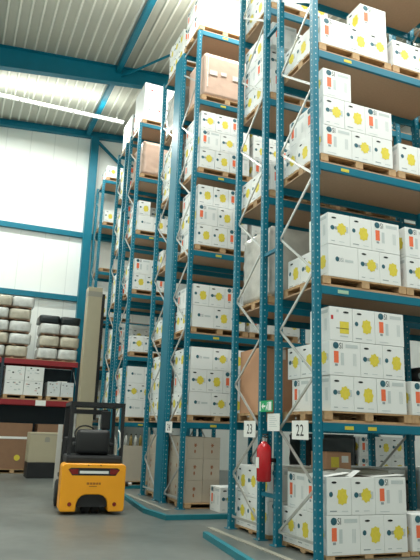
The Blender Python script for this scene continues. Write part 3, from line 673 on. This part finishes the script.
for s in (-1, 1):
    part('tail_light', MB().prism([(s*.31, .755), (s*.41, .745), (s*.50, .84), (s*.31, .855)], 'y', -.009, 0, 'lamp'), sl)
    part('reflector', MB().tube([(s*.43, -.012, .20), (s*.43, .02, .20)], .038, 'lamp', 16), cw)
    part('tow_bolt', MB().tube([(s*.12, -.01, .92), (s*.12, .02, .92)], .012, 'black', 8), cw)
lt = MB()
for k, (a, w) in enumerate(((-.13, .05), (-.065, .045), (-.01, .05), (.05, .04), (.10, .04))): lt.box(a, a+w, -.003, 0, .56, .60, 'darkorange')
lt.box(-.08, .07, -.003, 0, .52, .535, 'darkorange')
part('lettering', lt, cw)
part('chassis', MB().prism([(-.54, .12), (.54, .12), (.54, .86), (-.54, .86)], 'y', .55, 1.55, 'yellowpaint'), fk, bevel=.03)
part('hood', MB().cbox(-.55, .55, .12, .95, .93, 1.10, .05, 'black'), fk)
part('floor_plate', MB().box(-.54, .54, .95, 1.62, .80, .87, 'black'), fk)
st = part('seat', MB().cbox(-.30, .30, .34, .90, 1.10, 1.22, .05, 'black'), fk, True)
part('backrest', MB().cbox(-.38, .30, .20, .38, 1.12, 1.60, .08, 'black'), st, True)
for s in (-1, 1): part('armrest', MB().cbox(s*.35-.05, s*.35+.05, .36, .80, 1.26, 1.34, .02, 'black'), st, True)
dash = part('dashboard', MB().prism([(1.45, .87), (1.62, .87), (1.62, 1.42), (1.50, 1.42)], 'x', -.52, .52, 'black'), fk, bevel=.02)
wheelpts = [(.22*math.cos(a)-.10, 1.22+.05*math.sin(a), 1.50+.17*math.sin(a)) for a in [2*PI*i/24 for i in range(25)]]
sw = part('steering_wheel', MB().tube(wheelpts, .018, 'black', 8, False), fk, True)
part('steering_column', MB().tube([(-.10, 1.22, 1.50), (-.10, 1.50, 1.30)], .03, 'black', 10), sw)
GL, GR = -.53, .575
gd = part('overhead_guard', MB().box(GL, GR, .26, .34, 2.06, 2.14, 'black').box(GL, GR, 1.52, 1.60, 2.06, 2.14, 'black').box(GL, GL+.07, .34, 1.52, 2.06, 2.14, 'black').box(GR-.07, GR, .34, 1.52, 2.06, 2.14, 'black'), fk)
for k in range(6):
    y = .46+.18*k; part('roof_bar', MB().box(GL+.07, GR-.07, y, y+.035, 2.075, 2.125, 'black'), gd)
def post(p, q, w=.035): 
    p, q = Vector(p), Vector(q); d = q-p
    T = Matrix.Translation(p) @ d.to_track_quat('X', 'Z').to_matrix().to_4x4()
    return MB().box(0, d.length, -w, w, -w, w, 'black', T)
for s in (-1, 1):
    gx = GL+.035 if s < 0 else GR-.035
    part('guard_post', post((gx, .28, .94), (gx, .30, 2.07)), fk)
    part('guard_post', post((gx+s*.02, 1.56, .84), (gx, 1.56, 2.07)), fk)
    if s > 0: part('grab_handle', MB().tube([(.47, .20, 1.22), (.49, .12, 1.27), (.47, .12, 1.55), (.45, .20, 1.60)], .014, 'silver', 8), fk, True)
part('antenna_box', MB().cbox(.16, .34, .60, .80, 1.60, 1.98, .03, 'black'), fk)
def wheel(name, x0, x1, y, r, parent):
    w = part(name, MB().tube([(x0, y, r), (x0+.02, y, r), (x1-.02, y, r), (x1, y, r)], [r*.88, r, r, r*.88], 'rubber', 26), parent, True)
    part('rim', MB().tube([(x0-.006, y, r), (x0+.02, y, r)], r*.55, 'black', 18), w)
wheel('steer_wheel', -.17, -.01, .36, .20, fk); wheel('steer_wheel', .02, .18, .36, .20, fk)
wheel('drive_wheel', -.62, -.46, 1.48, .27, fk); wheel('drive_wheel', .46, .62, 1.48, .27, fk)
for s in (-1, 1):
    mr = part('mast_rail', MB().box(s*.40-.05, s*.40+.05, 1.85, 2.02, .06, 2.05, 'black'), fk)
    part('lift_cylinder', MB().tube([(s*.28, 1.90, .2), (s*.28, 1.90, 1.95)], .03, 'silver', 10), mr)
    part('fork', MB().prism([(2.12, .62), (2.12, .08), (3.1, .08), (3.1, .10), (2.18, .13), (2.17, .62)], 'x', s*.30-.05, s*.30+.05, 'black'), fk)
part('mast_crossbar', MB().box(-.45, .45, 1.86, 2.0, 1.93, 2.03, 'black'), fk)
part('mast_crossbar', MB().box(-.45, .45, 1.86, 2.0, .30, .38, 'black'), fk)
part('carriage', MB().box(-.55, .55, 2.04, 2.11, .20, .30, 'black').box(-.55, .55, 2.04, 2.11, .55, .64, 'black'), fk)
part('load_backrest', MB().box(-.62, -.52, 2.04, 2.10, .30, 1.68, 'silver').box(.52, .60, 2.04, 2.10, .30, 1.40, 'silver').box(-.52, .52, 2.04, 2.10, 1.30, 1.36, 'silver'), fk)['label'] = 'pale steel load backrest'
part('hose_coupling', MB().tube([(.62, .35, .55), (.74, .30, .55)], .05, 'black', 12).tube([(.74, .30, .55), (.80, .28, .55)], .03, 'galv', 10), fk)

# ------------------------------------------------------------------ red rack on the left
RY0, RY1 = 15.4, 16.55
rr = thing('pallet_rack', 'red beamed storage rack with dark posts at the left', 'rack')
for x in (-6.3, -3.28, -.58):
    for y in (RY0+.05, RY1-.05): part('upright', MB().box(x-.05, x+.05, y-.05, y+.05, FZ, 3.885, 'darkpost'), rr)
    for z in (.5, 1.4, 2.9): part('brace', brace_mesh((x, RY0+.10, z), (x, RY1-.10, z+.7)), rr)
for xa, xb in ((-6.25, -3.33), (-3.23, -.63)):
    for z in (3.80, 2.37):
        for y in (RY0, RY1-.05): part('beam', MB().box(xa, xb, y, y+.05, z-.09, z+.09, 'redbeam'), rr)
for xa, xb in ((-6.25, -3.33), (-3.23, -.63)):
    part('shade_sheet', MB().box(xa+.01, xb-.01, RY1+.001, RY1+.02, FZ+.02, 3.70, 'darkpost'), rr)  # dark sheet standing in for the shade behind the lower compartments
part('location_label', MB().box(-2.02, -1.66, RY0-.006, RY0-.001, 2.27, 2.46, 'paper'), rr)['label'] = 'white location card on the lower red beam'
for xa, xb, w in ((-6.25, -3.33, 'left'), (-3.23, -.63, 'right')):
    for z, zn in ((3.89, 'upper'), (2.46, 'lower')):
        tag(link('shelf_deck', MB().box(xa+.01, xb-.01, RY0+.005, RY1-.005, z+.0015, z+.02, 'chip').mesh('shelf_deck')), f'brown board on the {zn} red beams, {w} bay', 'shelf board', 'boards on the red rack')
# bales
def bale(x0, x1, y0, y1, z0, z1, m, label):
    import bmesh
    b = bmesh.new(); bmesh.ops.create_uvsphere(b, u_segments=28, v_segments=16, radius=1)
    for v in b.verts:
        c = v.co; e = .27
        q = [math.copysign(abs(t)**e, t) for t in (c.x, c.y, c.z)]
        n = 1+.025*math.sin(q[0]*9+q[2]*4)*math.sin(q[1]*8+q[2]*6)
        v.co = ((x0+x1)/2+q[0]*(x1-x0)/2*n, (y0+y1)/2+q[1]*(y1-y0)/2*n, (z0+z1)/2+q[2]*(z1-z0)/2)
    o = link('bale', MB().addbm(b, m).mesh('bale'))
    for p in o.data.polygons: p.use_smooth = True
    return tag(o, label, 'bale', 'film wrapped bales on the red rack')
def spacer(x0, x1, y0, y1, z, label):
    mb = MB()
    for k in range(4):
        x = x0+.06+(x1-x0-.12)*k/3; mb.box(x-.05, x+.05, y0, y1, z, z+.035, 'darkbrown')
    mb.box(x0, x1, y0, y1, z+.035, z+.046, 'darkbrown')
    tag(link('wooden_spacer', mb.mesh('wooden_spacer')), label, 'spacer', 'wooden spacers between the bales')
ZB = 3.91
for st_, (xa, xb, n, sn) in enumerate(((-2.10, -.64, 3, 'right'), (-4.00, -2.42, 5, 'left'))):
    h = .46 if n == 3 else .455
    for l in range(n):
        z0 = ZB+l*h
        ln = ('bottom', 'second', 'third', 'fourth', 'top')[l] if n == 5 else ('bottom', 'middle', 'upper')[l]
        spacer(xa+.06, xb-.06, RY0+.05, RY1-.05, z0, f'thin wooden spacer under the {ln} bale layer of the {sn} stack')
        mid = (xa+xb)/2
        for k, (a, b) in enumerate(((xa, mid-.005), (mid+.005, xb))):
            off = .04*((l*5+k*3) % 3-1)*(1 if n == 5 else .4)
            bale(a+off, b+off, RY0+.04, RY1-.04, z0+.048, z0+h-.002, ('bale', 'bale2', 'bale')[(l+(st_*k)) % 3],
                 f'pale film wrapped bale, {("left","right")[k]} one, {ln} layer, {sn} stack on red rack')
for k, (a, b) in enumerate(((-2.16, -1.40), (-1.39, -.63))):
    bale(a, b, RY0+.04, RY1-.04, ZB+3*.46, ZB+3*.46+.30, 'baledark', f'black wrapped bale topping the right stack, {("left","right")[k]} of two')
# cartons on the middle shelf
def pcarton_mesh(lx, ly, h, body, seed):
    rnd = random.Random(seed); mb = MB(); mb.cbox(-lx/2, lx/2, -ly/2, ly/2, 0, h, .008, body)
    for Fq, W in faces_of(lx, ly, h):
        for k in range(9):
            u, w = rnd.uniform(.08, .8), rnd.uniform(.1, .85); s = rnd.uniform(.05, .14); t = rnd.uniform(.03, .10)
            mb.poly([Fq(u*W, w*h, .001+k*.0002), Fq((u+s)*W, w*h, .001+k*.0002), Fq((u+s)*W, (w+t)*h, .001+k*.0002), Fq(u*W, (w+t)*h, .001+k*.0002)], rnd.choice(['pink', 'pink', 'midgrey', 'ink', 'grey', 'grey']))
    return mb.mesh('carton')
def rpallet(x0, x1, y0, z, label):
    p = thing('pallet', label, 'pallet', (x0, y0, z), 0, 'wooden pallets under the loads'); t, b, s = pallet_meshes(round(x1-x0, 3), 1.08)
    link('top_deck', t, p)
    for i in range(3):
        for j in range(3): link('block', b, p, (.07+(x1-x0-.14)*i/2, .07+(1.08-.14)*j/2, 0))
    for j in range(3): link('bottom_board', s, p, (0, .07+(1.08-.14)*j/2, 0))
rpallet(-3.15, -1.80, RY0+.03, 2.482, 'wooden pallet under pink printed cartons on the red rack')
rpallet(-1.66, -.70, RY0+.03, 2.482, 'wooden pallet under low bluish cartons on the red rack')
for l in range(2):
    for k in range(2):
        o = link('carton', pcarton_mesh(.66, 1.04, .50, 'white', l*2+k), None, (-2.815+.675*k, RY0+.57, 2.624+.505*l))
        tag(o, f'white carton with pink printing, {("lower","upper")[l]} {("left","right")[k]}, on red rack', 'carton', 'pink printed cartons on the red rack')
for k in range(2):
    o = link('carton', pcarton_mesh(.46, 1.0, .52, 'bluegrey', 10+k), None, (-1.41+.48*k, RY0+.56, 2.624))
    tag(o, f'bluish white carton on the red rack, {("left","right")[k]} of two', 'carton', 'bluish cartons on the red rack')
tag(link('paper_sheet', MB().box(-1.30, -.95, RY0+.08, RY0+.5, 3.146, 3.18, 'paper').mesh('paper_sheet')), 'white paper bundle lying on the bluish cartons', 'paper')
big_carton(-4.75, -3.45, RY0+.05, RY1-.1, 2.484, 3.5, 'white', 'white carton at the photo edge on the lower red beams', None, False)
# floor level under the red rack
for k, (xa, xb) in enumerate(((-3.18, -1.98), (-1.90, -.75))):
    rpallet(xa, xb, RY0+.0, FZ, f'wooden pallet on the floor under the red rack, {("left","right")[k]} one')
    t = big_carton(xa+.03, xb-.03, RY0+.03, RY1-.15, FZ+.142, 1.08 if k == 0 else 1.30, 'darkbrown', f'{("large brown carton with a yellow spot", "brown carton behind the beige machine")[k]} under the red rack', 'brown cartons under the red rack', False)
    if k == 0: part('yellow_label', MB().tube([(.12, -.505, .38), (.12, -.49, .38)], .10, 'blot', 12), t)
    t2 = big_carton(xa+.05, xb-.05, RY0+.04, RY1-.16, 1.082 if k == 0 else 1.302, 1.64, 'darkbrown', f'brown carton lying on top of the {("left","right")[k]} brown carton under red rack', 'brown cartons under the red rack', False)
    if k == 0: part('white_strap', MB().box(-.556, .556, -.499, -.490, .02, .10, 'paper'), t2)
mc = thing('machine_cabinet', 'beige machine cabinet on black base at the left, before the red rack', 'cabinet', (-1.80, 13.45, FZ))
part('plinth', MB().cbox(-.52, .50, -.02, .78, 0, .48, .02, 'black'), mc)
cb = part('housing', MB().cbox(-.52, .52, 0, .80, .48, 1.42, .03, 'beige'), mc)
part('emblem', MB().prism([(-.04, 1.12), (.12, 1.12), (.12, 1.24), (.08, 1.28), (0, 1.28), (-.04, 1.24)], 'y', -.006, .0, 'beigegrey'), cb)
part('lid_seam', MB().box(-.51, .51, -.004, 0, 1.34, 1.355, 'beigegrey'), cb)
tc = thing('mast_column', 'tall beige boxed column with grey band rising behind the forklift', 'column', (-.30, 14.7, FZ))
part('casing', MB().cbox(-.28, .24, 0, .50, 0, 6.72, .015, 'beige'), tc)
part('top_band', MB().box(-.284, .244, -.004, .504, 6.36, 6.56, 'beigegrey'), tc)['label'] = 'grey band near the top'
part('dark_channel', MB().box(.245, .36, .05, .45, 1.9, 6.5, 'black'), tc)
part('foot_plate', MB().box(-.36, .40, -.08, .58, 0, .02, 'black'), tc)

# ------------------------------------------------------------------ building
XL, XR, YN, YF = -9.5, 13., -14., 17.9
dz = lambda x: 14.2+.08*(x+4.5)
struct('floor', MB().box(XL, XR, YN, YF, FZ-.2, FZ, 'floor'))
mb = MB(); x = XL; P = .35
while x < XR:
    a, b, c, d, e = x, x+.235, x+.265, x+.325, min(x+P, XR)
    z = lambda q, o=0: dz(q)-o
    for (p, po, q, qo, m) in ((a, 0, b, 0, 'deck'), (b, 0, c, .06, 'deck'), (c, .06, d, .06, 'rib'), (d, .06, e, 0, 'deck')):
        mb.poly([(p, YN, z(p, po)), (p, YF, z(p, po)), (q, YF, z(q, qo)), (q, YN, z(q, qo))], m)
    x += P
mb.poly([(XL, YN, dz(XL)+.12), (XR, YN, dz(XR)+.12), (XR, YF, dz(XR)+.12), (XL, YF, dz(XL)+.12)], 'deck')
struct('ceiling', mb)
def wall(name, pts, thick):
    mb = MB(); t = Vector(thick); p = [Vector(q) for q in pts]
    mb.poly(p, 'panel'); mb.poly([q+t for q in p][::-1], 'panel')
    for i in range(len(p)):
        j = (i+1) % len(p); mb.poly([p[j], p[i], p[i]+t, p[j]+t], 'panel')
    return mb
w = wall('wall_far', [(XL, YF, FZ), (XR, YF, FZ), (XR, YF, dz(XR)+.1), (XL, YF, dz(XL)+.1)], (0, .15, 0))
x = XL+.5
while x < XR: w.box(x, x+.03, YF-.004, YF, FZ, dz(x)-.05, 'seam'); x += 1.0
struct('wall_far', w)
struct('wall_left', wall('', [(XL, YN, FZ), (XL, YF, FZ), (XL, YF, dz(XL)+.1), (XL, YN, dz(XL)+.1)], (-.15, 0, 0)))
struct('wall_right', wall('', [(XR, YN, FZ), (XR, YF, FZ), (XR, YF, dz(XR)+.1), (XR, YN, dz(XR)+.1)], (.15, 0, 0)))
struct('wall_near', wall('', [(XL, YN, FZ), (XR, YN, FZ), (XR, YN, dz(XR)+.1), (XL, YN, dz(XL)+.1)], (0, -.15, 0)))
def ibeam_along_x(y, zb, zt, w, name):
    """zb, zt functions of x"""
    mb = MB(); xs = [XL, XR]
    def slab(y0, y1, f0, f1):
        pts = [[(x, y0, f0(x)), (x, y1, f0(x)), (x, y1, f1(x)), (x, y0, f1(x))] for x in xs]
        a, b = pts
        for i in range(4):
            j = (i+1) % 4; mb.poly([a[i], b[i], b[j], a[j]], 'teal')
        mb.poly(a[::-1], 'teal'); mb.poly(b, 'teal')
    slab(y-w/2, y+w/2, zb, lambda x: zb(x)+.03); slab(y-w/2, y+w/2, lambda x: zt(x)-.03, zt); slab(y-.01, y+.01, lambda x: zb(x)+.03, lambda x: zt(x)-.03)
    return struct(name, mb)
ibeam_along_x(12.3, lambda x: 13.30+.115*(x+4.65), lambda x: dz(x)-.07, .26, 'roof_rafter')
ibeam_along_x(4.1, lambda x: 13.30+.115*(x+4.65), lambda x: dz(x)-.07, .26, 'roof_rafter')
ibeam_along_x(-4.1, lambda x: 13.30+.115*(x+4.65), lambda x: dz(x)-.07, .26, 'roof_rafter')
ibeam_along_x(17.76, lambda x: 13.86+.075*(x+4.3), lambda x: 14.13+.075*(x+4.3), .24, 'gable_rafter')
for x in (-.62, -5.2, 4.2): struct('roof_tie', MB().box(x-.09, x+.09, YN, YF-.1, dz(x)-.30, dz(x)-.07, 'teal'))
for x in (-5.2, -.28, 4.6): struct('wall_column', MB().box(x-.17, x+.17, YF-.30, YF-.001, FZ, 13.85+.075*(x+4.3), 'teal'))
for z in (9.58, 6.78, 3.6): struct('wall_girt', MB().box(XL, XR, YF-.16, YF-.001, z-.11, z+.11, 'teal'))
part_ = struct('gable_brace', brace_mesh((-.15, YF-.2, 14.0), (1.6, YF-.2, 12.55), .06)); part_.data.materials[0] = M['teal']
part_ = struct('eave_brace', brace_mesh((-.5, 12.3, 14.1), (1.4, 9.5, 14.3), .035)); part_.data.materials[0] = M['teal']

# ------------------------------------------------------------------ lamps and added lights
LG = 'fluorescent lamps under the roof'
def lamp(x0, x1, y, z, label):
    t = thing('fluorescent_lamp', label, 'lamp', ((x0+x1)/2, y, z), 0, LG); L = (x1-x0)/2-.01
    part('housing', MB().prism([(-.16, 0), (-.05, .09), (.05, .09), (.16, 0), (.15, -.005), (.045, .075), (-.045, .075), (-.15, -.005)], 'x', -L, L, 'housing'), t)
    for s in (-.05, .05): part('tube', MB().tube([(-L+.03, s, .03), (L-.03, s, .03)], .028, 'tube', 10), t)
    for s in (-L*.7, L*.7): part('hanger', MB().tube([(s, 0, .09), (s, 0, dz((x0+x1)/2+s)-.0-z)], .008, 'galv', 6), t)
LW = ['first', 'second', 'third', 'fourth', 'fifth', 'sixth']
def area(x, y, z, sx, sy, power, col=(.97, 1., .93), rot=(0, 0, 0)):
    l = bpy.data.lights.new('area_light', 'AREA'); l.shape = 'RECTANGLE'; l.size = sx; l.size_y = sy; l.energy = power; l.color = col
    o = bpy.data.objects.new('area_light', l); C.objects.link(o); o.location = (x, y, z); o.rotation_euler = rot
    return o
for i in range(4): lamp(-7.9+2.05*i, -5.85+2.05*i, 14.75, 13.62, f'lit fluorescent lamp near the gable wall, {LW[i]} from left')
for i in range(3): lamp(.55+2*i, 2.55+2*i, 9.65, 13.9, f'fluorescent lamp over the aisle before the far rack, {LW[i]} from left')
PWR = dict(gable=1950, aisle2=1000, aisle1=2000, front=4500, left=1300)
area(-3.8, 14.75, 13.58, 8.0, .3, PWR['gable'])
area(-3.8, 14.75, 13.73, 8.0, .12, 330, rot=(PI, 0, 0))
area(2.6, 9.65, 13.84, 5.5, .3, PWR['aisle2'])
area(1.0, 4.6, 13.2, 9.0, .3, PWR['aisle1'])
area(-2.0, 7.0, 13.3, 12.0, .12, 950, rot=(PI, 0, 0))  # upward light without a fixture, added to brighten the roof sheet
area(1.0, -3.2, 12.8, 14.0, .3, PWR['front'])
area(-5.5, 5.0, 13.0, .4, 14.0, PWR['left'])

# remainder cartons beyond the 300 countable ones
if stuff_mb:
    mb = MB()
    for me, x, y, z, rz in stuff_mb:
        T = Matrix.Translation((x, y, z)) @ Matrix.Rotation(rz, 4, 'Z'); k = len(mb.v)
        mb.v += [tuple(T @ v.co) for v in me.vertices]
        names = [mm.name for mm in me.materials]; inv = {M[q].name: q for q in M}
        for p in me.polygons: mb.f.append([k+a for a in p.vertices]); mb.m.append(mb.mi(inv[names[p.material_index]]))
    o = link('carton_stacks', mb.mesh('carton_stacks')); o['kind'] = 'stuff'
    tag(o, 'distant white carton stacks glimpsed deep in the racking', 'cartons')

# ------------------------------------------------------------------ camera
yaw, pitch, roll, f = .3872, .2422, .0342, 610.3756
fw = Vector((math.sin(yaw)*math.cos(pitch), math.cos(yaw)*math.cos(pitch), math.sin(pitch)))
rt = Vector((math.cos(yaw), -math.sin(yaw), 0)); up = rt.cross(fw)
r2 = math.cos(roll)*rt+math.sin(roll)*up; u2 = -math.sin(roll)*rt+math.cos(roll)*up
cam = bpy.data.cameras.new('camera'); co = bpy.data.objects.new('camera', cam); C.objects.link(co)
co.matrix_world = Matrix.Translation((-4.7953, -7.5227, 1.6)) @ Matrix((r2, u2, -fw)).transposed().to_4x4()
cam.sensor_fit = 'VERTICAL'; cam.sensor_height = 36; cam.lens = f/560*36; cam.clip_end = 100
bpy.context.scene.camera = co

# ------------------------------------------------------------------ world, view
w = bpy.data.worlds.new('world'); bpy.context.scene.world = w; w.use_nodes = True
w.node_tree.nodes['Background'].inputs[0].default_value = (.6, .68, .7, 1); w.node_tree.nodes['Background'].inputs[1].default_value = .3
vs = bpy.context.scene.view_settings
vs.view_transform = 'Standard'; vs.look = 'None'; vs.gamma = 1; vs.use_curve_mapping = False; vs.exposure = -1.45
cy = bpy.context.scene.cycles
cy.max_bounces = 8; cy.diffuse_bounces = 5; cy.use_denoising = True
